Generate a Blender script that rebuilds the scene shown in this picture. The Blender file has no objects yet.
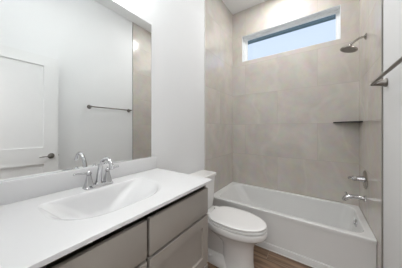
import bpy, bmesh, math
from mathutils import Vector, Matrix

# ------------------------------------------------------------------ camera, world, lights, exposure
scene = bpy.context.scene
COL = scene.collection
W = 1.524            # room width between the tiled walls
YB = 2.555           # window wall
ZC = 3.138           # ceiling
F_PX, YAW, HORIZON = 167.39, 0.6087, 128.96

cam_data = bpy.data.cameras.new('camera')
cam = bpy.data.objects.new('camera', cam_data)
COL.objects.link(cam)
cam.location = (1.1453, 0.0, 1.2629)
cam.rotation_euler = (math.pi / 2, 0, YAW)
cam_data.sensor_fit = 'HORIZONTAL'
cam_data.sensor_width = 36.0
cam_data.lens = F_PX / 402 * 36.0
cam_data.shift_y = -(134 - HORIZON) / 402
cam_data.clip_start = 0.02
scene.camera = cam

world = bpy.data.worlds.new('world')
scene.world = world
world.use_nodes = True
wn = world.node_tree
wn.nodes.clear()
wo = wn.nodes.new('ShaderNodeOutputWorld')
wb = wn.nodes.new('ShaderNodeBackground')
wr = wn.nodes.new('ShaderNodeValToRGB')
wt = wn.nodes.new('ShaderNodeTexCoord')
ws = wn.nodes.new('ShaderNodeSeparateXYZ')
wr.color_ramp.elements[0].position = 0.0
wr.color_ramp.elements[0].color = (0.72, 0.80, 1.0, 1)
wr.color_ramp.elements[1].position = 0.9
wr.color_ramp.elements[1].color = (0.66, 0.76, 1.0, 1)
wb.inputs['Strength'].default_value = 0.79
wn.links.new(wt.outputs['Generated'], ws.inputs[0])
wn.links.new(ws.outputs['Z'], wr.inputs[0])
wn.links.new(wr.outputs['Color'], wb.inputs['Color'])
wn.links.new(wb.outputs[0], wo.inputs['Surface'])


def area_light(name, loc, rot, sx, sy, power, color=(1, 1, 1), shape='RECTANGLE'):
    d = bpy.data.lights.new(name, 'AREA')
    d.shape = shape
    d.size = sx
    if shape in ('RECTANGLE', 'ELLIPSE'):
        d.size_y = sy
    d.energy = power
    d.color = color
    o = bpy.data.objects.new(name, d)
    o.location = loc
    o.rotation_euler = rot
    COL.objects.link(o)
    return o


# added fill lamps, unseen; daylight comes from the world sky
def fill_bulb(name, loc, radius, power, color=(1.0, 0.99, 0.985)):
    d = bpy.data.lights.new(name, 'POINT')
    d.shadow_soft_size = radius
    d.energy = power
    d.color = color
    o = bpy.data.objects.new(name, d)
    o.location = loc
    COL.objects.link(o)
    return o


ROOM_FILL = (0.72, 0.50, 2.70)
fill_bulb('room_fill_light', ROOM_FILL, 0.15, 4.2)  # added lamp, unseen, to lift the walls and ceiling
SHOWER_FILL = (0.78, 2.12, ZC)
area_light('shower_fill_light', (0.78, 2.12, ZC - 0.018), (0, 0, 0), 0.30, 0.30, 7.5, (1.0, 0.99, 0.985), 'DISK')  # added unseen panel to brighten the tub and shower walls
for vy in (0.23, 0.43, 0.63):
    fill_bulb('vanity_fill_light', (0.11, vy, 2.33), 0.04, 2.75)  # added unseen bulbs to light the ceiling and tile
area_light('hall_fill_light', (1.05, -1.0, 2.62), (0, 0, 0), 1.2, 0.7, 22, (1.0, 0.99, 0.985))  # added fill from behind the camera, larger than its fixture

scene.view_settings.view_transform = 'Standard'
scene.view_settings.look = 'None'
scene.view_settings.gamma = 1.0
scene.view_settings.use_curve_mapping = False
scene.view_settings.exposure = 0.62


# ------------------------------------------------------------------ materials
def new_mat(name):
    m = bpy.data.materials.new(name)
    m.use_nodes = True
    nt = m.node_tree
    return m, nt, nt.nodes['Principled BSDF']


def plain(name, col, rough=0.5, metal=0.0, noise=0.0, nscale=20, bump=0.0, spec=0.5, coat=0.0):
    m, nt, b = new_mat(name)
    b.inputs['Base Color'].default_value = (*col, 1)
    b.inputs['Roughness'].default_value = rough
    b.inputs['Metallic'].default_value = metal
    b.inputs['Specular IOR Level'].default_value = spec
    b.inputs['Coat Weight'].default_value = coat
    tc = nt.nodes.new('ShaderNodeTexCoord')
    nz = nt.nodes.new('ShaderNodeTexNoise')
    nz.inputs['Scale'].default_value = nscale
    nz.inputs['Detail'].default_value = 4
    nt.links.new(tc.outputs['Object'], nz.inputs['Vector'])
    if noise:
        mx = nt.nodes.new('ShaderNodeMix')
        mx.data_type = 'RGBA'
        mx.inputs['A'].default_value = (*[c * (1 - noise) for c in col], 1)
        mx.inputs['B'].default_value = (*[min(1, c * (1 + noise)) for c in col], 1)
        nt.links.new(nz.outputs['Fac'], mx.inputs['Factor'])
        nt.links.new(mx.outputs['Result'], b.inputs['Base Color'])
    if bump:
        bp = nt.nodes.new('ShaderNodeBump')
        bp.inputs['Strength'].default_value = bump
        bp.inputs['Distance'].default_value = 0.002
        nt.links.new(nz.outputs['Fac'], bp.inputs['Height'])
        nt.links.new(bp.outputs['Normal'], b.inputs['Normal'])
    return m


M = {}
M['paint'] = plain('white wall paint', (0.85, 0.855, 0.86), 0.75, noise=0.01, nscale=3, bump=0.15, spec=0.3)
M['ceiling'] = plain('ceiling paint', (0.87, 0.87, 0.87), 0.85, bump=0.2, nscale=90, spec=0.2)
M['trim'] = plain('white trim paint', (0.80, 0.80, 0.79), 0.4, noise=0.01)
M['door'] = plain('door paint', (0.82, 0.82, 0.82), 0.42, noise=0.01)
M['vinyl'] = plain('white window vinyl', (0.84, 0.86, 0.87), 0.35)
M['counter'] = plain('white cultured marble', (0.765, 0.765, 0.77), 0.14, noise=0.012, nscale=4)
M['tubwhite'] = plain('glossy white acrylic', (0.78, 0.78, 0.77), 0.12, noise=0.01, nscale=3)
M['ceramic'] = plain('vitreous china', (0.80, 0.79, 0.775), 0.07, noise=0.008, nscale=4)
M['seat'] = plain('white seat plastic', (0.84, 0.83, 0.82), 0.18)
M['cabinet'] = plain('taupe cabinet paint', (0.355, 0.325, 0.29), 0.42, noise=0.04, nscale=9)
M['cabinet_dark'] = plain('cabinet interior shadow line', (0.07, 0.06, 0.05), 0.6)
M['chrome'] = plain('polished chrome', (0.58, 0.58, 0.59), 0.04, 1.0)
M['nickel'] = plain('brushed nickel', (0.24, 0.225, 0.21), 0.28, 1.0, noise=0.05, nscale=200)
M['shower_metal'] = plain('satin nickel', (0.42, 0.40, 0.37), 0.16, 1.0)
M['nozzles'] = plain('rubber nozzle face', (0.30, 0.285, 0.265), 0.4, 0.3, noise=0.3, nscale=120)
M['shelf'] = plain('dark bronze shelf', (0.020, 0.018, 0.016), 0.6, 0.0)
M['dark'] = plain('dark latch bore', (0.03, 0.03, 0.03), 0.5)
M['edge_trim'] = plain('grey tile edging', (0.30, 0.285, 0.26), 0.4, 0.2)
M['edge_light'] = plain('pale tile edging', (0.68, 0.66, 0.62), 0.35)
M['caulk'] = plain('white caulk', (0.82, 0.81, 0.79), 0.5)
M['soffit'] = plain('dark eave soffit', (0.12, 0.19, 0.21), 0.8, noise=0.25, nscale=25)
M['stucco'] = plain('outside wall', (0.6, 0.6, 0.58), 0.9)
M['mirror'] = plain('mirror silver', (0.90, 0.915, 0.91), 0.0, 1.0)
M['mirror_edge'] = plain('mirror edge', (0.16, 0.19, 0.17), 0.3)
M['hinge'] = plain('hinge metal', (0.32, 0.31, 0.29), 0.35, 1.0)


def emit(name, col, s):
    m, nt, b = new_mat(name)
    b.inputs['Base Color'].default_value = (*col, 1)
    b.inputs['Emission Color'].default_value = (*col, 1)
    b.inputs['Emission Strength'].default_value = s
    return m


M['fill_diffuser'] = emit('fill lamp diffuser', (1.0, 0.98, 0.96), 1.2)  # glow for the diffusers of the added lamps


def glass_mat():
    m = bpy.data.materials.new('window glass')
    m.use_nodes = True
    nt = m.node_tree
    nt.nodes.clear()
    out = nt.nodes.new('ShaderNodeOutputMaterial')
    mix = nt.nodes.new('ShaderNodeMixShader')
    fr = nt.nodes.new('ShaderNodeFresnel')
    fr.inputs['IOR'].default_value = 1.45
    tr = nt.nodes.new('ShaderNodeBsdfTransparent')
    tr.inputs['Color'].default_value = (0.93, 0.96, 0.96, 1)
    gl = nt.nodes.new('ShaderNodeBsdfGlossy')
    gl.inputs['Roughness'].default_value = 0.02
    nt.links.new(fr.outputs[0], mix.inputs[0])
    nt.links.new(tr.outputs[0], mix.inputs[1])
    nt.links.new(gl.outputs[0], mix.inputs[2])
    nt.links.new(mix.outputs[0], out.inputs['Surface'])
    return m


M['glass'] = glass_mat()
M['clearglass'] = M['shade'] = M['glass']


def tile_mat(name, axis, shift=0.0, rough=0.17, ior=2.2):
    """Large stone-look tiles; axis is the world axis that runs along the wall."""
    m, nt, b = new_mat(name)
    N, L = nt.nodes, nt.links
    tc = N.new('ShaderNodeTexCoord')
    sp = N.new('ShaderNodeSeparateXYZ')
    cb = N.new('ShaderNodeCombineXYZ')
    L.new(tc.outputs['Object'], sp.inputs[0])
    au = N.new('ShaderNodeMath'); au.operation = 'ADD'; au.inputs[1].default_value = 9.6 + shift
    av = N.new('ShaderNodeMath'); av.operation = 'ADD'; av.inputs[1].default_value = 4.65 - 0.405
    L.new(sp.outputs[axis], au.inputs[0])
    L.new(sp.outputs['Z'], av.inputs[0])
    L.new(au.outputs[0], cb.inputs['X'])
    L.new(av.outputs[0], cb.inputs['Y'])
    br = N.new('ShaderNodeTexBrick')
    br.offset = 0.5
    br.inputs['Scale'].default_value = 1.0
    br.inputs['Brick Width'].default_value = 0.93
    br.inputs['Row Height'].default_value = 0.465
    br.inputs['Mortar Size'].default_value = 0.0016
    br.inputs['Mortar Smooth'].default_value = 0.2
    br.inputs['Bias'].default_value = 0.0
    br.inputs['Color1'].default_value = (0.0, 0.0, 0.0, 1)
    br.inputs['Color2'].default_value = (1.0, 1.0, 1.0, 1)
    br.inputs['Mortar'].default_value = (0.5, 0.5, 0.5, 1)
    L.new(cb.outputs[0], br.inputs['Vector'])
    # cloudy stone colour
    off = N.new('ShaderNodeVectorMath'); off.operation = 'MULTIPLY_ADD'
    off.inputs[1].default_value = (3.1, 1.7, 2.3)
    L.new(br.outputs['Color'], off.inputs[0])
    L.new(tc.outputs['Object'], off.inputs[2])
    n1 = N.new('ShaderNodeTexNoise'); n1.inputs['Scale'].default_value = 1.7; n1.inputs['Detail'].default_value = 6
    n1.inputs['Distortion'].default_value = 1.2
    L.new(off.outputs[0], n1.inputs['Vector'])
    n2 = N.new('ShaderNodeTexNoise'); n2.inputs['Scale'].default_value = 9; n2.inputs['Detail'].default_value = 7
    n2.inputs['Roughness'].default_value = 0.65
    L.new(off.outputs[0], n2.inputs['Vector'])
    r = N.new('ShaderNodeValToRGB')
    r.color_ramp.elements[0].position = 0.32
    r.color_ramp.elements[0].color = (0.535, 0.495, 0.450, 1)
    r.color_ramp.elements[1].position = 0.70
    r.color_ramp.elements[1].color = (0.635, 0.594, 0.545, 1)
    L.new(n1.outputs['Fac'], r.inputs[0])
    mx = N.new('ShaderNodeMix'); mx.data_type = 'RGBA'; mx.blend_type = 'OVERLAY'
    mx.inputs['Factor'].default_value = 0.22
    L.new(r.outputs[0], mx.inputs['A'])
    L.new(n2.outputs['Color'], mx.inputs['B'])
    # thin pale veins
    wv = N.new('ShaderNodeTexWave'); wv.inputs['Scale'].default_value = 0.55
    wv.inputs['Distortion'].default_value = 14; wv.inputs['Detail'].default_value = 3
    wv.inputs['Detail Scale'].default_value = 1.2
    L.new(off.outputs[0], wv.inputs['Vector'])
    vr = N.new('ShaderNodeMapRange'); vr.inputs['From Min'].default_value = 0.965; vr.inputs['From Max'].default_value = 1.0
    vr.inputs['To Max'].default_value = 0.16
    L.new(wv.outputs['Fac'], vr.inputs['Value'])
    mv = N.new('ShaderNodeMix'); mv.data_type = 'RGBA'
    mv.inputs['B'].default_value = (0.76, 0.72, 0.67, 1)
    L.new(vr.outputs[0], mv.inputs['Factor'])
    L.new(mx.outputs['Result'], mv.inputs['A'])
    mg = N.new('ShaderNodeMix'); mg.data_type = 'RGBA'
    mg.inputs['B'].default_value = (0.46, 0.42, 0.37, 1)
    L.new(br.outputs['Fac'], mg.inputs['Factor'])
    L.new(mv.outputs['Result'], mg.inputs['A'])
    L.new(mg.outputs['Result'], b.inputs['Base Color'])
    b.inputs['Roughness'].default_value = rough
    b.inputs['IOR'].default_value = ior
    bp = N.new('ShaderNodeBump'); bp.invert = True
    bp.inputs['Strength'].default_value = 0.35; bp.inputs['Distance'].default_value = 0.0015
    L.new(br.outputs['Fac'], bp.inputs['Height'])
    un = N.new('ShaderNodeTexNoise'); un.inputs['Scale'].default_value = 1.3; un.inputs['Detail'].default_value = 1
    L.new(off.outputs[0], un.inputs['Vector'])
    b2 = N.new('ShaderNodeBump'); b2.inputs['Strength'].default_value = 1.0; b2.inputs['Distance'].default_value = 0.004
    L.new(un.outputs['Fac'], b2.inputs['Height'])
    L.new(bp.outputs['Normal'], b2.inputs['Normal'])
    L.new(b2.outputs['Normal'], b.inputs['Normal'])
    return m


M['tile_x'] = tile_mat('stone tile back wall', 'X', -0.512, 0.42, 1.45)
M['tile_y'] = tile_mat('stone tile side walls', 'Y', -0.10)


def floor_mat():
    m, nt, b = new_mat('wood look plank tile')
    N, L = nt.nodes, nt.links
    tc = N.new('ShaderNodeTexCoord')
    mp = N.new('ShaderNodeMapping')
    mp.inputs['Location'].default_value = (6.02, 5.0 - 0.014, 0)
    L.new(tc.outputs['Object'], mp.inputs['Vector'])
    br = N.new('ShaderNodeTexBrick')
    br.offset = 0.37
    br.inputs['Scale'].default_value = 1.0
    br.inputs['Brick Width'].default_value = 1.2
    br.inputs['Row Height'].default_value = 0.152
    br.inputs['Mortar Size'].default_value = 0.0022
    br.inputs['Color1'].default_value = (0, 0, 0, 1)
    br.inputs['Color2'].default_value = (1, 1, 1, 1)
    L.new(mp.outputs[0], br.inputs['Vector'])
    off = N.new('ShaderNodeVectorMath'); off.operation = 'MULTIPLY_ADD'
    off.inputs[1].default_value = (5.3, 3.1, 0)
    L.new(br.outputs['Color'], off.inputs[0])
    L.new(tc.outputs['Object'], off.inputs[2])
    sc = N.new('ShaderNodeMapping'); sc.inputs['Scale'].default_value = (1.1, 11, 1)
    L.new(off.outputs[0], sc.inputs['Vector'])
    n = N.new('ShaderNodeTexNoise'); n.inputs['Scale'].default_value = 2.2; n.inputs['Detail'].default_value = 7
    n.inputs['Distortion'].default_value = 0.8
    L.new(sc.outputs[0], n.inputs['Vector'])
    r = N.new('ShaderNodeValToRGB')
    r.color_ramp.elements[0].position = 0.33
    r.color_ramp.elements[0].color = (0.11, 0.062, 0.036, 1)
    r.color_ramp.elements[1].position = 0.68
    r.color_ramp.elements[1].color = (0.32, 0.205, 0.13, 1)
    L.new(n.outputs['Fac'], r.inputs[0])
    mg = N.new('ShaderNodeMix'); mg.data_type = 'RGBA'
    mg.inputs['B'].default_value = (0.30, 0.24, 0.18, 1)
    L.new(br.outputs['Fac'], mg.inputs['Factor'])
    L.new(r.outputs[0], mg.inputs['A'])
    L.new(mg.outputs['Result'], b.inputs['Base Color'])
    b.inputs['Roughness'].default_value = 0.4
    return m


M['floor'] = floor_mat()


# ------------------------------------------------------------------ mesh helpers
def bm_new():
    return bmesh.new()


def add_box(bm, x0, x1, y0, y1, z0, z1, bevel=0.0, seg=2):
    t = bmesh.new()
    bmesh.ops.create_cube(t, size=1.0)
    for v in t.verts:
        v.co = Vector(((x0 + x1) / 2 + v.co.x * (x1 - x0), (y0 + y1) / 2 + v.co.y * (y1 - y0), (z0 + z1) / 2 + v.co.z * (z1 - z0)))
    if bevel > 0:
        bmesh.ops.bevel(t, geom=t.edges[:], offset=bevel, segments=seg, profile=0.5, affect='EDGES')
    merge(bm, t)


def merge(bm, t):
    me = bpy.data.meshes.new('tmp')
    t.to_mesh(me)
    t.free()
    bm.from_mesh(me)
    bpy.data.meshes.remove(me)


def loft(bm, rings, cap0=True, cap1=True, closed=True):
    """bridge a list of equal-length point rings"""
    vs = [[bm.verts.new(p) for p in r] for r in rings]
    n = len(vs[0])
    for a, b in zip(vs, vs[1:]):
        for i in range(n if closed else n - 1):
            j = (i + 1) % n
            bm.faces.new((a[i], a[j], b[j], b[i]))
    if cap0:
        bm.faces.new(vs[0][::-1])
    if cap1:
        bm.faces.new(vs[-1])
    return vs


def add_tube(bm, pts, radii, seg=14, flat=1.0):
    pts = [Vector(p) for p in pts]
    if not isinstance(radii, (list, tuple)):
        radii = [radii] * len(pts)
    rings = []
    up = None
    for i, p in enumerate(pts):
        if i == 0:
            t = pts[1] - p
        elif i == len(pts) - 1:
            t = p - pts[i - 1]
        else:
            t = (pts[i + 1] - p).normalized() + (p - pts[i - 1]).normalized()
        t.normalize()
        if up is None:
            up = Vector((0, 0, 1)) if abs(t.z) < 0.9 else Vector((1, 0, 0))
            up = (up - t * up.dot(t)).normalized()
        else:
            up = (up - t * up.dot(t)).normalized()
        s = t.cross(up)
        r = radii[i]
        rings.append([p + (up * math.cos(a) * flat + s * math.sin(a)) * r for a in [2 * math.pi * k / seg for k in range(seg)]])
    loft(bm, rings)


def smooth_path(pts, n=6):
    """Catmull-Rom through the points"""
    P = [Vector(p) for p in pts]
    P = [P[0] * 2 - P[1]] + P + [P[-1] * 2 - P[-2]]
    out = []
    for i in range(1, len(P) - 2):
        for k in range(n):
            t = k / n
            a, b, c, d = P[i - 1], P[i], P[i + 1], P[i + 2]
            out.append(0.5 * ((2 * b) + (c - a) * t + (2 * a - 5 * b + 4 * c - d) * t * t + (3 * b - a - 3 * c + d) * t ** 3))
    out.append(P[-2])
    return out


def add_lathe(bm, origin, axis, profile, seg=28):
    """profile = [(distance along axis, radius)]"""
    o = Vector(origin)
    ax = Vector(axis).normalized()
    u = Vector((0, 0, 1)) if abs(ax.z) < 0.9 else Vector((1, 0, 0))
    u = (u - ax * u.dot(ax)).normalized()
    v = ax.cross(u)
    rings = []
    for d, r in profile:
        rings.append([o + ax * d + (u * math.cos(a) + v * math.sin(a)) * max(r, 1e-4) for a in [2 * math.pi * k / seg for k in range(seg)]])
    loft(bm, rings)


def rrect(x0, x1, y0, y1, z, r, k=6):
    """rounded rectangle ring, counter-clockwise; r = one radius or four
    (corners in order x1y0, x1y1, x0y1, x0y0)"""
    if not isinstance(r, (list, tuple)):
        r = [r] * 4
    out = []
    for (cx, cy, sx, sy, a0), rr in zip(((x1, y0, -1, 1, -90), (x1, y1, -1, -1, 0), (x0, y1, 1, -1, 90), (x0, y0, 1, 1, 180)), r):
        rr = max(rr, 1e-4)
        ox, oy = cx + sx * rr, cy + sy * rr
        for i in range(k + 1):
            a = math.radians(a0 + 90 * i / k)
            out.append(Vector((ox + rr * math.cos(a), oy + rr * math.sin(a), z)))
    return out


def obj(name, bm, mat, parent=None, smooth=None, mats=None):
    """link a bmesh built in world coordinates as one object"""
    bmesh.ops.recalc_face_normals(bm, faces=bm.faces[:])
    me = bpy.data.meshes.new(name)
    base = Vector((0, 0, 0))
    q = parent
    while q is not None:
        base += q.location
        q = q.parent
    bm.transform(Matrix.Translation(-base))
    bm.to_mesh(me)
    bm.free()
    me.materials.append(mat)
    if mats:
        for x in mats:
            me.materials.append(x)
    if smooth is not None:
        for p in me.polygons:
            p.use_smooth = True
        me.set_sharp_from_angle(angle=math.radians(smooth))
    o = bpy.data.objects.new(name, me)
    COL.objects.link(o)
    if parent:
        o.parent = parent
    return o


def struct(name, bm, mat, smooth=None, parent=None):
    o = obj(name, bm, mat, parent, smooth)
    if not parent:
        o['kind'] = 'structure'
    return o


def thing(name, label, cat, loc):
    o = bpy.data.objects.new(name, None)
    o.empty_display_size = 0.1
    COL.objects.link(o)
    o.location = loc
    o['label'] = label
    o['category'] = cat
    return o


def tag(o, label, cat):
    o['label'] = label
    o['category'] = cat
    return o


def box_obj(name, args, mat, parent=None, bevel=0.0, st=False):
    bm = bm_new()
    add_box(bm, *args, bevel=bevel)
    if st:
        return struct(name, bm, mat, parent=parent)
    return obj(name, bm, mat, parent, 35 if bevel else None)


# ------------------------------------------------------------------ room shell
YD = -0.06      # inner face of the doorway wall
T = 0.12
YT = 1.733      # where the tile begins
box_obj('floor', (-0.13, W + 0.13, -1.9, YB + 0.13, -0.1, 0.0), M['floor'], st=True)
box_obj('ceiling', (-0.13, W + 0.13, YD - T, YB + 0.13, ZC, ZC + 0.1), M['ceiling'], st=True)
box_obj('wall_left', (-T, -0.004, YD - T, YT, 0, ZC), M['paint'], st=True)
box_obj('wall_right', (W + 0.006, W + T, YD - T, YT, 0, ZC), M['paint'], st=True)
box_obj('wall_left_shower', (-T, 0.0, YT, YB, 0, ZC), M['tile_y'], st=True)
box_obj('wall_right_shower', (W, W + T, YT, YB, 0, ZC), M['tile_y'], st=True)
# window wall with its opening
wx0, wx1, wz0, wz1 = 0.161, 1.3675, 2.325, 2.727
bm = bm_new()
add_box(bm, -T, wx0, YB, YB + T, 0, ZC)
add_box(bm, wx1, W + T, YB, YB + T, 0, ZC)
add_box(bm, wx0, wx1, YB, YB + T, 0, wz0)
add_box(bm, wx0, wx1, YB, YB + T, wz1, ZC)
struct('wall_back', bm, M['tile_x'])
# doorway wall (behind the viewer) and the hall beyond it
dx0, dx1, dz = 0.70, 1.462, 2.12
bm = bm_new()
add_box(bm, -T, dx0, YD - T, YD, 0, ZC)
add_box(bm, dx1, W + 0.006, YD - T, YD, 0, ZC)
add_box(bm, dx0, dx1, YD - T, YD, dz, ZC)
struct('wall_front', bm, M['paint'])
bm = bm_new()
add_box(bm, -T, W + T, -1.9, -1.8, 0, 2.75)
add_box(bm, -T, -0.02, -1.8, YD - T, 0, 2.75)
add_box(bm, W + 0.02, W + T, -1.8, YD - T, 0, 2.75)
struct('wall_hall', bm, M['paint'])
box_obj('ceiling_hall', (-T, W + T, -1.9, YD - T, 2.75, 2.85), M['ceiling'], st=True)
# tile edge strips
box_obj('trim_1', (-0.004, 0.003, YT - 0.008, YT, 0.0, ZC), M['edge_light'], st=True)
box_obj('trim_2', (W - 0.003, W + 0.006, YT - 0.008, YT, 0.0, ZC), M['edge_trim'], st=True)
# caulk line at the foot of the tub
box_obj('trim_3', (0.001, W - 0.001, 1.832, 1.8405, 0.0, 0.008), M['caulk'], st=True)


def baseboard(name, x, s, y0, y1):
    bm = bm_new()
    x1 = x + s * 0.013
    prof = [(x, 0), (x1, 0), (x1, 0.08), (x + s * 0.009, 0.088), (x + s * 0.006, 0.10), (x, 0.10)]
    loft(bm, [[Vector((a, y0, b)) for a, b in prof], [Vector((a, y1, b)) for a, b in prof]])
    struct(name, bm, M['trim'])


baseboard('baseboard_left', -0.004, 1, 0.965, YT - 0.008)
baseboard('baseboard_right', W + 0.006, -1, YD, YT - 0.008)

# window: white reveals, frame and pane
bm = bm_new()
e = 0.004
yf = 2.635
add_box(bm, wx0, wx0 + e, YB - 0.001, YB + T, wz0, wz1)
add_box(bm, wx1 - e, wx1, YB - 0.001, YB + T, wz0, wz1)
add_box(bm, wx0 + e, wx1 - e, YB - 0.001, YB + T, wz0, wz0 + e)
add_box(bm, wx0 + e, wx1 - e, YB - 0.001, YB + T, wz1 - e, wz1)
struct('trim_4', bm, M['vinyl'])
bm = bm_new()
ax0, ax1, az0, az1 = wx0 + e, wx1 - e, wz0 + e, wz1 - e


def frame(bm, x0, x1, z0, z1, l, r, b, t, y0, y1):
    add_box(bm, x0, x0 + l, y0, y1, z0, z1, 0.002)
    add_box(bm, x1 - r, x1, y0, y1, z0, z1, 0.002)
    add_box(bm, x0 + l, x1 - r, y0, y1, z0, z0 + b, 0.002)
    add_box(bm, x0 + l, x1 - r, y0, y1, z1 - t, z1, 0.002)


frame(bm, ax0, ax1, az0, az1, 0.022, 0.016, 0.018, 0.018, yf, YB + T)
win = struct('window_1', bm, M['vinyl'])
bm = bm_new()
frame(bm, ax0 + 0.022, ax1 - 0.016, az0 + 0.018, az1 - 0.018, 0.030, 0.018, 0.016, 0.014, yf + 0.012, yf + 0.03)
obj('window_sash', bm, M['vinyl'], win)
bm = bm_new()
add_box(bm, ax0 + 0.052, ax1 - 0.034, yf + 0.018, yf + 0.022, az0 + 0.034, az1 - 0.032)
obj('window_pane', bm, M['glass'], win)

# eave over the window, outside
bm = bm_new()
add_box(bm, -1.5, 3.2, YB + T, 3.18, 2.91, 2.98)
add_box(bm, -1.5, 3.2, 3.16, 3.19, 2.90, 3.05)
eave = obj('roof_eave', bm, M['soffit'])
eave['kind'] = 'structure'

# ------------------------------------------------------------------ door, standing open against the right wall
bm = bm_new()
dxa, dxb = 1.430, 1.466          # faces of the leaf
dy0, dy1, dz0, dz1 = -0.048, 0.674, 0.012, 2.10
py0, py1 = dy0 + 0.130, dy1 - 0.130
pans = ((0.25, 0.865), (1.055, 1.987))
g = 0.014
# stiles, rails
add_box(bm, dxa, dxb, dy0, py0, dz0, dz1)
add_box(bm, dxa, dxb, py1, dy1, dz0, dz1)
for a, b in ((dz0, 0.25), (0.865, 1.055), (1.987, dz1)):
    add_box(bm, dxa, dxb, py0, py1, a, b)
for a, b in pans:
    add_box(bm, dxa + g, dxb - g, py0, py1, a, b)
door = struct('door_1', bm, M['door'])
door['label'] = 'white two-panel door standing open, seen in the mirror'
hx, hy, hz = dxa, 0.606, 0.948
bm = bm_new()
add_lathe(bm, (hx, hy, hz), (-1, 0, 0), [(0, 0.030), (0.006, 0.032), (0.011, 0.028), (0.013, 0.014), (0.040, 0.011), (0.052, 0.011), (0.055, 0.006)])
handle = obj('door_handle', bm, M['nickel'], door, 40)
bm = bm_new()
add_tube(bm, smooth_path([(hx - 0.047, hy, hz), (hx - 0.048, hy - 0.035, hz + 0.002), (hx - 0.048, hy - 0.075, hz + 0.002), (hx - 0.044, hy - 0.108, hz - 0.001)]), [0.010] * 8 + [0.0085] * 6 + [0.0075] * 5, flat=0.7)
obj('handle_lever', bm, M['nickel'], handle, 40)
bm = bm_new()
add_box(bm, dxa + 0.006, dxb - 0.006, dy1 - 0.001, dy1 + 0.0015, hz - 0.028, hz + 0.028)
add_box(bm, dxa + 0.010, dxb - 0.012, dy1 + 0.001, dy1 + 0.010, hz - 0.007, hz + 0.007, 0.002)
obj('latch_plate', bm, M['hinge'], door)
for z in (0.25, 1.05, 1.90):
    bm = bm_new()
    add_tube(bm, [(dxb + 0.004, dy0 - 0.006, z - 0.045), (dxb + 0.004, dy0 - 0.006, z + 0.045)], 0.006, 10)
    add_box(bm, dxa + 0.008, dxb + 0.002, dy0 - 0.003, dy0 + 0.0005, z - 0.044, z + 0.044)
    obj('hinge', bm, M['hinge'], door)
# door casing on the room side and jamb lining
bm = bm_new()
add_box(bm, dx0, dx0 + 0.015, YD - T - 0.002, YD + 0.002, 0, dz)
add_box(bm, dx1 - 0.015, dx1, YD - T - 0.002, YD + 0.0, 0, dz)
add_box(bm, dx0 + 0.015, dx1 - 0.015, YD - T - 0.002, YD + 0.002, dz - 0.015, dz)
struct('trim_5', bm, M['trim'])

# ------------------------------------------------------------------ bathtub
TY0, TY1, TZ = 1.842, YB - 0.002, 0.397
tub = thing('bathtub', 'white alcove bathtub with a flat apron below the beige tiled walls', 'bathtub', (W / 2, 2.2, 0))
x0, x1 = 0.0025, W - 0.0025
bm = bm_new()
R = lambda a, b, c, d, z, r: rrect(a, b, c, d, z, r, 8)
ix0, ix1, iy0, iy1 = 0.070, 1.478, TY0 + 0.048, TY1 - 0.034
rings = [
    R(x0, x1, TY0 + 0.012, TY1, TZ - 0.040, 0.004),
    R(x0, x1, TY0 + 0.001, TY1, TZ - 0.036, 0.004),
    R(x0, x1, TY0, TY1, TZ - 0.012, 0.004),
    R(x0, x1, TY0 + 0.003, TY1, TZ - 0.004, 0.004),
    R(x0, x1, TY0 + 0.011, TY1, TZ, 0.004),
    R(ix0, ix1, iy0, iy1, TZ - 0.001, 0.10),
    R(ix0 + 0.006, ix1 - 0.004, iy0 + 0.006, iy1 - 0.005, TZ - 0.004, 0.10),
    R(ix0 + 0.014, ix1 - 0.008, iy0 + 0.012, iy1 - 0.010, TZ - 0.014, 0.10),
    R(ix0 + 0.10, ix1 - 0.025, iy0 + 0.034, iy1 - 0.030, 0.26, 0.11),
    R(ix0 + 0.19, ix1 - 0.045, iy0 + 0.055, iy1 - 0.050, 0.13, 0.12),
    R(ix0 + 0.22, ix1 - 0.065, iy0 + 0.075, iy1 - 0.070, 0.085, 0.12),
    R(ix0 + 0.27, ix1 - 0.110, iy0 + 0.12, iy1 - 0.115, 0.066, 0.10),
]
loft(bm, rings, cap0=False, cap1=True)
obj('tub_basin', bm, M['tubwhite'], tub, 50)
bm = bm_new()
prof = [(TY0 + 0.012, TZ - 0.036), (TY0 + 0.012, 0.066), (TY0 + 0.0115, 0.0615), (TY0 + 0.001, 0.058), (TY0 - 0.001, 0.054), (TY0 - 0.001, 0.001), (TY0 + 0.05, 0.001), (TY0 + 0.05, TZ - 0.036)]
loft(bm, [[Vector((x0, a, b)) for a, b in prof], [Vector((x1, a, b)) for a, b in prof]])
obj('apron', bm, M['tubwhite'], tub, 30)
bm = bm_new()
add_lathe(bm, (1.464, 2.25, 0.325), (-1, 0, 0.10), [(0, 0.037), (0.010, 0.037), (0.015, 0.031), (0.016, 0.014), (0.022, 0.012), (0.023, 0.004)])
obj('overflow_plate', bm, M['chrome'], tub, 40)
bm = bm_new()
add_lathe(bm, (1.30, 2.20, 0.066), (0, 0, 1), [(0, 0.032), (0.003, 0.032), (0.006, 0.026), (0.006, 0.016), (0.014, 0.014), (0.016, 0.006)])
obj('drain', bm, M['chrome'], tub, 40)

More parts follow.
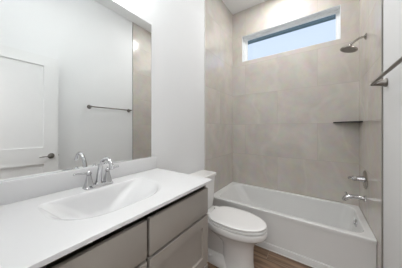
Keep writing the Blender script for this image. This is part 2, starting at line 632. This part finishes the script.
# ------------------------------------------------------------------ tub spout, valve, shower, shelf
CY = 2.205
sp = thing('tub_spout', 'chrome tub spout with a diverter pull on the right tiled wall', 'tub spout', (W, CY, 0.60))
bm = bm_new()
add_lathe(bm, (W - 0.0005, CY, 0.598), (-1, 0, 0), [(0, 0.029), (0.006, 0.030), (0.012, 0.026), (0.014, 0.020)])
obj('flange', bm, M['chrome'], sp, 40)
bm = bm_new()
add_tube(bm, smooth_path([(W - 0.008, CY, 0.598), (W - 0.05, CY, 0.598), (W - 0.10, CY, 0.597), (W - 0.135, CY, 0.588), (W - 0.156, CY, 0.562), (W - 0.160, CY, 0.545)], 5),
         [0.019] * 5 + [0.020] * 5 + [0.0215] * 5 + [0.0215] * 5 + [0.0195] * 5 + [0.018])
obj('spout_body', bm, M['chrome'], sp, 40)
bm = bm_new()
add_lathe(bm, (W - 0.142, CY, 0.600), (-0.25, 0, 1), [(0, 0.006), (0.020, 0.005), (0.022, 0.009), (0.030, 0.010), (0.034, 0.006)])
obj('diverter_knob', bm, M['chrome'], sp, 40)

vv = thing('shower_valve', 'chrome shower valve with a round plate and lever above the tub spout', 'shower valve', (W, 2.225, 0.775))
bm = bm_new()
add_lathe(bm, (W - 0.0005, 2.225, 0.775), (-1, 0, 0), [(0, 0.087), (0.004, 0.088), (0.009, 0.083), (0.012, 0.060), (0.014, 0.034)], 40)
obj('escutcheon', bm, M['shower_metal'], vv, 40)
bm = bm_new()
add_lathe(bm, (W - 0.012, 2.225, 0.775), (-1, 0, 0), [(0, 0.030), (0.020, 0.027), (0.045, 0.022), (0.060, 0.021), (0.068, 0.024), (0.082, 0.024), (0.087, 0.018)], 24)
obj('valve_hub', bm, M['chrome'], vv, 40)
bm = bm_new()
add_tube(bm, smooth_path([(W - 0.088, 2.225, 0.775), (W - 0.105, 2.222, 0.780), (W - 0.120, 2.212, 0.783), (W - 0.128, 2.185, 0.785), (W - 0.130, 2.155, 0.783)], 4),
         [0.013] * 4 + [0.011] * 4 + [0.009] * 5 + [0.0085] * 4)
obj('lever', bm, M['chrome'], vv, 40)

sh = thing('shower_fixture', 'round nickel shower head on a curved arm from the right tiled wall', 'shower head', (W, 2.2, 2.143))
bm = bm_new()
add_lathe(bm, (W - 0.0005, 2.2, 2.143), (-1, 0, 0), [(0, 0.030), (0.004, 0.030), (0.010, 0.022), (0.014, 0.012)])
obj('flange', bm, M['shower_metal'], sh, 40)
bm = bm_new()
hp = Vector((1.409, 2.2, 2.088))
add_tube(bm, smooth_path([(W - 0.01, 2.2, 2.143), (W - 0.045, 2.2, 2.140), (W - 0.075, 2.2, 2.124), tuple(hp + Vector((0.006, 0, 0.012)))], 6), 0.0105)
obj('shower_arm', bm, M['shower_metal'], sh, 40)
dn = Vector((-0.30, -0.04, -1)).normalized()
bm = bm_new()
add_lathe(bm, hp - dn * -0.0, dn, [(-0.012, 0.010), (-0.004, 0.016), (0.008, 0.017), (0.014, 0.014), (0.022, 0.030), (0.028, 0.050), (0.034, 0.068), (0.040, 0.071), (0.044, 0.069)], 40)
obj('head', bm, M['shower_metal'], sh, 40)
bm = bm_new()
add_lathe(bm, hp, dn, [(0.0445, 0.062), (0.0470, 0.060), (0.0472, 0.001)], 40)
obj('spray_face', bm, M['nozzles'], sh, 40)

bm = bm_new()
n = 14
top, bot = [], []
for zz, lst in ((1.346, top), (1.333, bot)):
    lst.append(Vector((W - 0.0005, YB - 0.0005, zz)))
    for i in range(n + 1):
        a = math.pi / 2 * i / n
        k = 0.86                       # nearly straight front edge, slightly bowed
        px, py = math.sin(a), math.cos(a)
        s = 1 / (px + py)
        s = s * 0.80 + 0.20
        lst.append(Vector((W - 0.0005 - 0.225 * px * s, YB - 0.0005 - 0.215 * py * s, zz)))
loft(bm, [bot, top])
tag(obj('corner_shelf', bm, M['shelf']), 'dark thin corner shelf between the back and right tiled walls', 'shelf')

# ------------------------------------------------------------------ towel bar
tb = thing('towel_bar', 'brushed nickel towel bar on the white right wall', 'towel bar', (W + 0.006, 1.35, 1.578))
for y in (1.045, 1.650):
    bm = bm_new()
    wx = W + 0.0055
    add_lathe(bm, (wx, y, 1.578), (-1, 0, 0), [(0, 0.029), (0.006, 0.030), (0.010, 0.028), (0.014, 0.024), (0.040, 0.018), (0.066, 0.0125), (0.076, 0.0125), (0.080, 0.009)], 28)
    obj('post', bm, M['nickel'], tb, 40)
bm = bm_new()
add_tube(bm, [(W - 0.066, 1.030, 1.578), (W - 0.066, 1.665, 1.578)], 0.0095, 16)
obj('bar', bm, M['nickel'], tb, 40)

# ------------------------------------------------------------------ vanity cabinet
VY0, VY1 = -0.030, 0.940
cab = thing('vanity_cabinet', 'taupe grey vanity cabinet with slab and shaker drawer fronts', 'cabinet', (0.27, 0.46, 0))
bm = bm_new()
zt = 0.9105
add_box(bm, 0.0, 0.53, VY0, VY0 + 0.018, 0.0, zt, 0.001)
add_box(bm, 0.0, 0.53, VY1 - 0.018, VY1, 0.0, zt, 0.001)
add_box(bm, 0.0, 0.53, VY0 + 0.018, VY1 - 0.018, 0.10, 0.118)
add_box(bm, 0.0, 0.010, VY0 + 0.018, VY1 - 0.018, 0.118, zt)
add_box(bm, 0.490, 0.508, VY0 + 0.018, VY1 - 0.018, 0.895, zt)
add_box(bm, 0.04, 0.440, 0.452, 0.470, 0.118, 0.775)
obj('carcass', bm, M['cabinet'], cab, None, [M['cabinet_dark']])
bm = bm_new()
add_box(bm, 0.455, 0.470, VY0 + 0.018, VY1 - 0.018, 0.0, 0.10)
obj('toe_kick', bm, M['cabinet'], cab)


def slab(y0, y1, z0, z1):
    bm = bm_new()
    add_box(bm, 0.5305, 0.550, y0, y1, z0, z1, 0.0015)
    obj('drawer', bm, M['cabinet'], cab, 35)


def shaker(y0, y1, z0, z1, w=0.058):
    bm = bm_new()
    xa, xb = 0.5305, 0.550
    # one continuous front: outer edge, frame, bevelled step, recessed panel
    def ring(a, x):
        return [Vector((x, y0 + a, z0 + a)), Vector((x, y1 - a, z0 + a)), Vector((x, y1 - a, z1 - a)), Vector((x, y0 + a, z1 - a))]
    loft(bm, [ring(0, xa), ring(0, xb - 0.0015), ring(0.0015, xb), ring(w, xb), ring(w + 0.003, xb - 0.012), ring(w + 0.006, xb - 0.0125)])
    obj('drawer', bm, M['cabinet'], cab)


cols = ((VY0 + 0.005, 0.4535), (0.4675, VY1 - 0.005))
for a, b in cols:
    slab(a, b, 0.7110, 0.874)
    shaker(a, b, 0.3850, 0.6970)
    shaker(a, b, 0.112, 0.3720)

# ------------------------------------------------------------------ countertop with its moulded basin
CZ, CX1, CY0, CY1 = 0.929, 0.5705, -0.055, 0.9600
bm = bm_new()
k = 10
by0, by1, bx0, bx1 = 0.190, 0.712, 0.138, 0.462
rad = (0.18, 0.20, 0.04, 0.035)        # front-near, front-far, back-far, back-near


def cr(x0, x1, y0, y1, z, r):
    return rrect(x0, x1, y0, y1, z, r, k)


rings = [
    cr(0.0, CX1 - 0.03, CY0, CY1 - 0.02, 0.9115, 0.002),
    cr(0.0, CX1 - 0.001, CY0, CY1 - 0.001, 0.9115, 0.003),
    cr(0.0, CX1, CY0, CY1, 0.9125, 0.004),
    cr(0.0, CX1, CY0, CY1, CZ - 0.004, 0.004),
    cr(0.0, CX1 - 0.0012, CY0, CY1 - 0.0012, CZ - 0.0012, 0.004),
    cr(0.0, CX1 - 0.004, CY0, CY1 - 0.004, CZ, 0.004),
    cr(bx0 - 0.004, bx1 + 0.006, by0 - 0.006, by1 + 0.006, CZ, rad),
]
loft(bm, rings, cap0=False, cap1=False)
ctop = obj('countertop', bm, M['counter'], None, 40)
tag(ctop, 'white countertop with a moulded sink basin on the taupe vanity', 'countertop')
bm = bm_new()
rings = [
    cr(bx0 - 0.004, bx1 + 0.006, by0 - 0.006, by1 + 0.006, CZ, rad),
    cr(bx0, bx1, by0, by1, CZ - 0.0015, rad),
    cr(bx0 + 0.006, bx1 - 0.006, by0 + 0.008, by1 - 0.012, CZ - 0.006, rad),
    cr(bx0 + 0.014, bx1 - 0.014, by0 + 0.026, by1 - 0.045, CZ - 0.022, (0.17, 0.15, 0.06, 0.06)),
    cr(bx0 + 0.026, bx1 - 0.028, by0 + 0.060, by1 - 0.105, CZ - 0.058, (0.15, 0.13, 0.07, 0.07)),
    cr(bx0 + 0.042, bx1 - 0.048, by0 + 0.100, by1 - 0.155, CZ - 0.098, (0.11, 0.10, 0.08, 0.08)),
    cr(bx0 + 0.070, bx1 - 0.080, by0 + 0.145, by1 - 0.195, CZ - 0.122, (0.08, 0.08, 0.07, 0.07)),
    cr(bx0 + 0.110, bx1 - 0.120, by0 + 0.190, by1 - 0.235, CZ - 0.130, (0.04, 0.04, 0.04, 0.04)),
]
loft(bm, rings, cap0=False, cap1=True)
basin = obj('sink_basin', bm, M['counter'], ctop, 60)
bm = bm_new()
add_lathe(bm, (0.295, 0.429, CZ - 0.1300), (0, 0, 1), [(0, 0.022), (0.003, 0.022), (0.005, 0.018), (0.005, 0.012), (0.009, 0.011), (0.010, 0.004)])
obj('drain', bm, M['chrome'], basin, 40)

bm = bm_new()
add_box(bm, -0.0035, 0.020, CY0, 0.957, CZ + 0.0003, 1.0305, 0.0025)
tag(obj('backsplash', bm, M['counter'], None, 35), 'low white backsplash strip between countertop and mirror', 'backsplash')

# ------------------------------------------------------------------ mirror
bm = bm_new()
add_box(bm, -0.0035, 0.0015, YD + 0.012, 0.913, 1.0312, 2.137)
mir = obj('mirror', bm, M['mirror_edge'], None, None, [M['mirror']])
for p in mir.data.polygons:
    if p.normal.x > 0.9:
        p.material_index = 1
tag(mir, 'large frameless mirror resting on the white backsplash', 'mirror')

# ------------------------------------------------------------------ faucet
FX, FY = 0.088, 0.463
fa = thing('faucet', 'chrome two-handle faucet with arched spout behind the sink', 'faucet', (FX, FY, CZ))
bm = bm_new()
z = CZ + 0.0005
loft(bm, [rrect(FX - 0.029, FX + 0.029, FY - 0.076, FY + 0.076, z, 0.010, 5),
          rrect(FX - 0.029, FX + 0.029, FY - 0.076, FY + 0.076, z + 0.006, 0.010, 5),
          rrect(FX - 0.024, FX + 0.024, FY - 0.073, FY + 0.073, z + 0.010, 0.010, 5),
          rrect(FX - 0.021, FX + 0.021, FY - 0.071, FY + 0.071, z + 0.016, 0.010, 5)])
obj('base_plate', bm, M['chrome'], fa, 40)
bm = bm_new()
path = smooth_path([(FX, FY, z + 0.014), (FX + 0.008, FY, z + 0.06), (FX + 0.024, FY, z + 0.115), (FX + 0.055, FY, z + 0.155), (FX + 0.095, FY, z + 0.169), (FX + 0.133, FY, z + 0.155), (FX + 0.152, FY, z + 0.128)], 5)
nn = len(path)
add_tube(bm, path, [0.0165 - 0.0060 * min(1, i / (nn * 0.45)) for i in range(nn)], 16)
add_lathe(bm, (FX, FY, z + 0.012), (0, 0, 1), [(0, 0.022), (0.006, 0.022), (0.012, 0.0175), (0.018, 0.016)])
add_lathe(bm, path[-1] + (path[-2] - path[-1]).normalized() * 0.008, path[-1] - path[-2], [(0, 0.0115), (0.004, 0.0125), (0.018, 0.0125), (0.019, 0.008)])
obj('spout', bm, M['chrome'], fa, 40)
for s in (-1, 1):
    bm = bm_new()
    hy = FY + s * 0.0508
    # flared square tower
    loft(bm, [rrect(FX - 0.021, FX + 0.021, hy - 0.020, hy + 0.020, z + 0.015, 0.004, 4),
              rrect(FX - 0.020, FX + 0.020, hy - 0.019, hy + 0.019, z + 0.020, 0.004, 4),
              rrect(FX - 0.015, FX + 0.015, hy - 0.014, hy + 0.014, z + 0.042, 0.003, 4),
              rrect(FX - 0.0105, FX + 0.0105, hy - 0.0105, hy + 0.0105, z + 0.064, 0.004, 4),
              rrect(FX - 0.010, FX + 0.010, hy - 0.010, hy + 0.010, z + 0.074, 0.004, 4)])
    add_lathe(bm, (FX, hy, z + 0.074), (0, 0, 1), [(0, 0.009), (0.004, 0.013), (0.010, 0.0135), (0.017, 0.011), (0.021, 0.005), (0.025, 0.0055), (0.029, 0.003)], 20)
    h = obj('handle', bm, M['chrome'], fa, 40)
    bm = bm_new()
    add_tube(bm, smooth_path([(FX, hy, z + 0.084), (FX - 0.002, hy + s * 0.03, z + 0.088), (FX - 0.004, hy + s * 0.058, z + 0.090), (FX - 0.005, hy + s * 0.072, z + 0.091)], 4),
             [0.0055] * 4 + [0.0045] * 4 + [0.0048] * 3 + [0.0065, 0.005], 10)
    obj('lever', bm, M['chrome'], h, 40)

# ------------------------------------------------------------------ toilet
TC = 1.45
to = thing('toilet', 'white two-piece toilet with closed lid between vanity and bathtub', 'toilet', (0.42, TC, 0))


def egg(xb, xf, hw, z, n=56, split=0.46, p=2.5, dy=0):
    xc = xb + (xf - xb) * split
    out = []
    for i in range(n):
        a = 2 * math.pi * i / n
        c, s = math.cos(a), math.sin(a)
        if c >= 0:
            x, y = xc + (xf - xc) * c, hw * s
        else:
            x = xc - (xc - xb) * abs(c) ** (2 / p)
            y = hw * (abs(s) ** (2 / p)) * (1 if s >= 0 else -1)
        out.append(Vector((x, TC + y + dy, z)))
    return out


bm = bm_new()
# bowl and front column
loft(bm, [egg(0.400, 0.700, 0.112, 0.001, split=0.5),
          egg(0.400, 0.700, 0.112, 0.018, split=0.5),
          egg(0.408, 0.692, 0.106, 0.028, split=0.5),
          egg(0.415, 0.686, 0.104, 0.10, split=0.5),
          egg(0.412, 0.686, 0.108, 0.19, split=0.5),
          egg(0.400, 0.690, 0.112, 0.240, split=0.5),
          egg(0.350, 0.710, 0.126, 0.280, split=0.48),
          egg(0.275, 0.748, 0.148, 0.318, split=0.46),
          egg(0.258, 0.780, 0.162, 0.340, split=0.46),
          egg(0.245, 0.798, 0.176, 0.352, split=0.46),
          egg(0.240, 0.803, 0.180, 0.365, split=0.46),
          egg(0.240, 0.805, 0.181, 0.392, split=0.46),
          egg(0.243, 0.802, 0.178, 0.402, split=0.46),
          egg(0.253, 0.792, 0.168, 0.406, split=0.46)])
# tank deck at the back
loft(bm, [rrect(0.06, 0.34, TC - 0.10, TC + 0.10, 0.27, 0.05), rrect(0.05, 0.34, TC - 0.135, TC + 0.135, 0.34, 0.05),
          rrect(0.035, 0.34, TC - 0.165, TC + 0.165, 0.375, 0.04), rrect(0.035, 0.34, TC - 0.165, TC + 0.165, 0.405, 0.04)])
# rear trapway
loft(bm, [rrect(0.13, 0.47, TC - 0.062, TC + 0.062, 0.05, 0.04), rrect(0.13, 0.47, TC - 0.062, TC + 0.062, 0.12, 0.04),
          rrect(0.12, 0.47, TC - 0.075, TC + 0.075, 0.20, 0.05), rrect(0.10, 0.46, TC - 0.098, TC + 0.098, 0.30, 0.05)])
# rear foot
loft(bm, [rrect(0.135, 0.50, TC - 0.108, TC + 0.108, 0.001, 0.05), rrect(0.135, 0.50, TC - 0.108, TC + 0.108, 0.020, 0.05),
          rrect(0.145, 0.50, TC - 0.100, TC + 0.100, 0.045, 0.05), rrect(0.16, 0.49, TC - 0.080, TC + 0.080, 0.085, 0.05),
          rrect(0.18, 0.48, TC - 0.055, TC + 0.055, 0.100, 0.045)])
obj('bowl', bm, M['ceramic'], to, 50)
for s in (-1, 1):
    bm = bm_new()
    add_lathe(bm, (0.305, TC + s * 0.088, 0.055), (0, s * 0.35, 1), [(0, 0.016), (0.010, 0.016), (0.018, 0.012), (0.021, 0.004)], 18)
    obj('bolt_cap', bm, M['seat'], to, 40)
bm = bm_new()
loft(bm, [egg(0.284, 0.794, 0.168, 0.4125, p=2.9), egg(0.278, 0.800, 0.174, 0.415, p=2.9), egg(0.278, 0.800, 0.174, 0.422, p=2.9), egg(0.284, 0.794, 0.168, 0.4265, p=2.9)])
for bx, by in ((0.42, -0.15), (0.42, 0.15), (0.70, -0.09), (0.70, 0.09)):
    add_box(bm, bx - 0.012, bx + 0.012, TC + by - 0.006, TC + by + 0.006, 0.4062, 0.4338)
seat = obj('seat', bm, M['seat'], to, 40)
bm = bm_new()
loft(bm, [egg(0.286, 0.790, 0.165, 0.4340, p=2.9), egg(0.278, 0.797, 0.172, 0.4365, p=2.9), egg(0.278, 0.797, 0.172, 0.444, p=2.9), egg(0.282, 0.792, 0.168, 0.4485, p=2.9),
          egg(0.295, 0.775, 0.153, 0.4515, p=2.9), egg(0.34, 0.70, 0.11, 0.4535, p=2.6)])
obj('lid', bm, M['seat'], to, 40)
for s in (-1, 1):
    bm = bm_new()
    add_box(bm, 0.255, 0.302, TC + s * 0.076 - 0.022, TC + s * 0.076 + 0.022, 0.4065, 0.452, 0.008, 3)
    obj('hinge', bm, M['seat'], to, 40)
bm = bm_new()
loft(bm, [rrect(0.045, 0.185, TC - 0.150, TC + 0.150, 0.4055, 0.035), rrect(0.035, 0.195, TC - 0.165, TC + 0.165, 0.425, 0.035),
          rrect(0.028, 0.200, TC - 0.172, TC + 0.172, 0.50, 0.032), rrect(0.018, 0.207, TC - 0.188, TC + 0.188, 0.744, 0.028)])
tank = obj('tank', bm, M['ceramic'], to, 50)
bm = bm_new()
loft(bm, [rrect(0.016, 0.210, TC - 0.190, TC + 0.190, 0.7445, 0.026), rrect(0.010, 0.218, TC - 0.199, TC + 0.199, 0.750, 0.026),
          rrect(0.010, 0.218, TC - 0.199, TC + 0.199, 0.768, 0.026), rrect(0.013, 0.215, TC - 0.196, TC + 0.196, 0.776, 0.026),
          rrect(0.022, 0.206, TC - 0.187, TC + 0.187, 0.780, 0.022)])
obj('tank_lid', bm, M['ceramic'], to, 50)
bm = bm_new()
add_lathe(bm, (0.203, TC - 0.135, 0.70), (1, 0, 0), [(0, 0.014), (0.008, 0.014), (0.012, 0.010), (0.020, 0.008)])
add_tube(bm, [(0.219, TC - 0.135, 0.70), (0.221, TC - 0.10, 0.698), (0.221, TC - 0.065, 0.694)], [0.006, 0.0065, 0.0075], 10)
obj('flush_lever', bm, M['chrome'], to, 40)

# ------------------------------------------------------------------ added bodies for the unseen fill lamps
def added_ceiling_lamp(name, label, x, y, zc, r):
    t = thing(name, label, 'ceiling light', (x, y, zc))
    bm = bm_new()
    add_lathe(bm, (x, y, zc - 0.0005), (0, 0, -1), [(0, r), (0.018, r), (0.022, r - 0.008)], 36)
    obj('rim', bm, M['trim'], t, 40)
    bm = bm_new()
    add_lathe(bm, (x, y, zc - 0.023), (0, 0, -1), [(0, r - 0.012), (0.030, r - 0.03), (0.050, r - 0.09), (0.055, 0.002)] if r > 0.15 else [(0, r - 0.01), (0.004, r - 0.012), (0.005, 0.002)], 36)
    obj('diffuser', bm, M['fill_diffuser'], t, 40)


t = thing('added_ceiling_light', 'added unseen globe fill light on a short stem over the vanity side of the room', 'ceiling light', (ROOM_FILL[0], ROOM_FILL[1], ZC))
bm = bm_new()
add_lathe(bm, (ROOM_FILL[0], ROOM_FILL[1], ZC - 0.0005), (0, 0, -1), [(0, 0.07), (0.018, 0.07), (0.026, 0.05), (0.030, 0.010), (0.250, 0.010), (0.252, 0.06), (0.265, 0.065)], 30)
obj('ceiling_rose', bm, M['trim'], t, 40)
bm = bm_new()
add_lathe(bm, (ROOM_FILL[0], ROOM_FILL[1], ROOM_FILL[2]), (0, 0, 1), [(-0.18 * math.cos(math.pi * k / 16), 0.18 * math.sin(math.pi * k / 16)) for k in range(15)], 32)
obj('globe', bm, M['clearglass'], t, 60)
t = thing('added_ceiling_light', 'added unseen round fill light panel over the bathtub', 'ceiling light', (SHOWER_FILL[0], SHOWER_FILL[1], ZC))
bm = bm_new()
add_lathe(bm, (SHOWER_FILL[0], SHOWER_FILL[1], ZC - 0.0005), (0, 0, -1), [(0, 0.175), (0.010, 0.175), (0.014, 0.165)], 40)
obj('rim', bm, M['trim'], t, 40)
bm = bm_new()
add_lathe(bm, (SHOWER_FILL[0], SHOWER_FILL[1], ZC - 0.0145), (0, 0, -1), [(0, 0.160), (0.0015, 0.159)], 40)
obj('diffuser', bm, M['fill_diffuser'], t, 40)
added_ceiling_lamp('added_ceiling_light', 'added unseen fill light in the hall behind', 1.05, -1.0, 2.75, 0.17)

vl = thing('added_vanity_light', 'added unseen three-shade fill light on the wall above the mirror', 'wall light', (0, 0.43, 2.42))
bm = bm_new()
add_box(bm, -0.0035, 0.022, 0.17, 0.69, 2.385, 2.455, 0.006)
obj('back_plate', bm, M['nickel'], vl, 35)
for y in (0.23, 0.43, 0.63):
    bm = bm_new()
    add_tube(bm, smooth_path([(0.020, y, 2.42), (0.07, y, 2.425), (0.105, y, 2.415), (0.11, y, 2.395)], 4), 0.007, 10)
    a = obj('lamp_arm', bm, M['nickel'], vl, 40)
    bm = bm_new()
    add_lathe(bm, (0.11, y, 2.40), (0, 0, -1), [(0, 0.022), (0.02, 0.036), (0.06, 0.047), (0.11, 0.055), (0.108, 0.050), (0.03, 0.034)], 24)
    obj('lamp_shade', bm, M['shade'], a, 40)

# even shading across the broad flat faces of the moulded tops
for o in bpy.data.objects:
    if o.type == 'MESH' and o.name.split('.')[0] in ('countertop', 'sink_basin', 'tub_basin', 'tank', 'tank_lid', 'lid'):
        wm = o.modifiers.new('weighted_normals', 'WEIGHTED_NORMAL')
        wm.keep_sharp = True
        wm.weight = 90
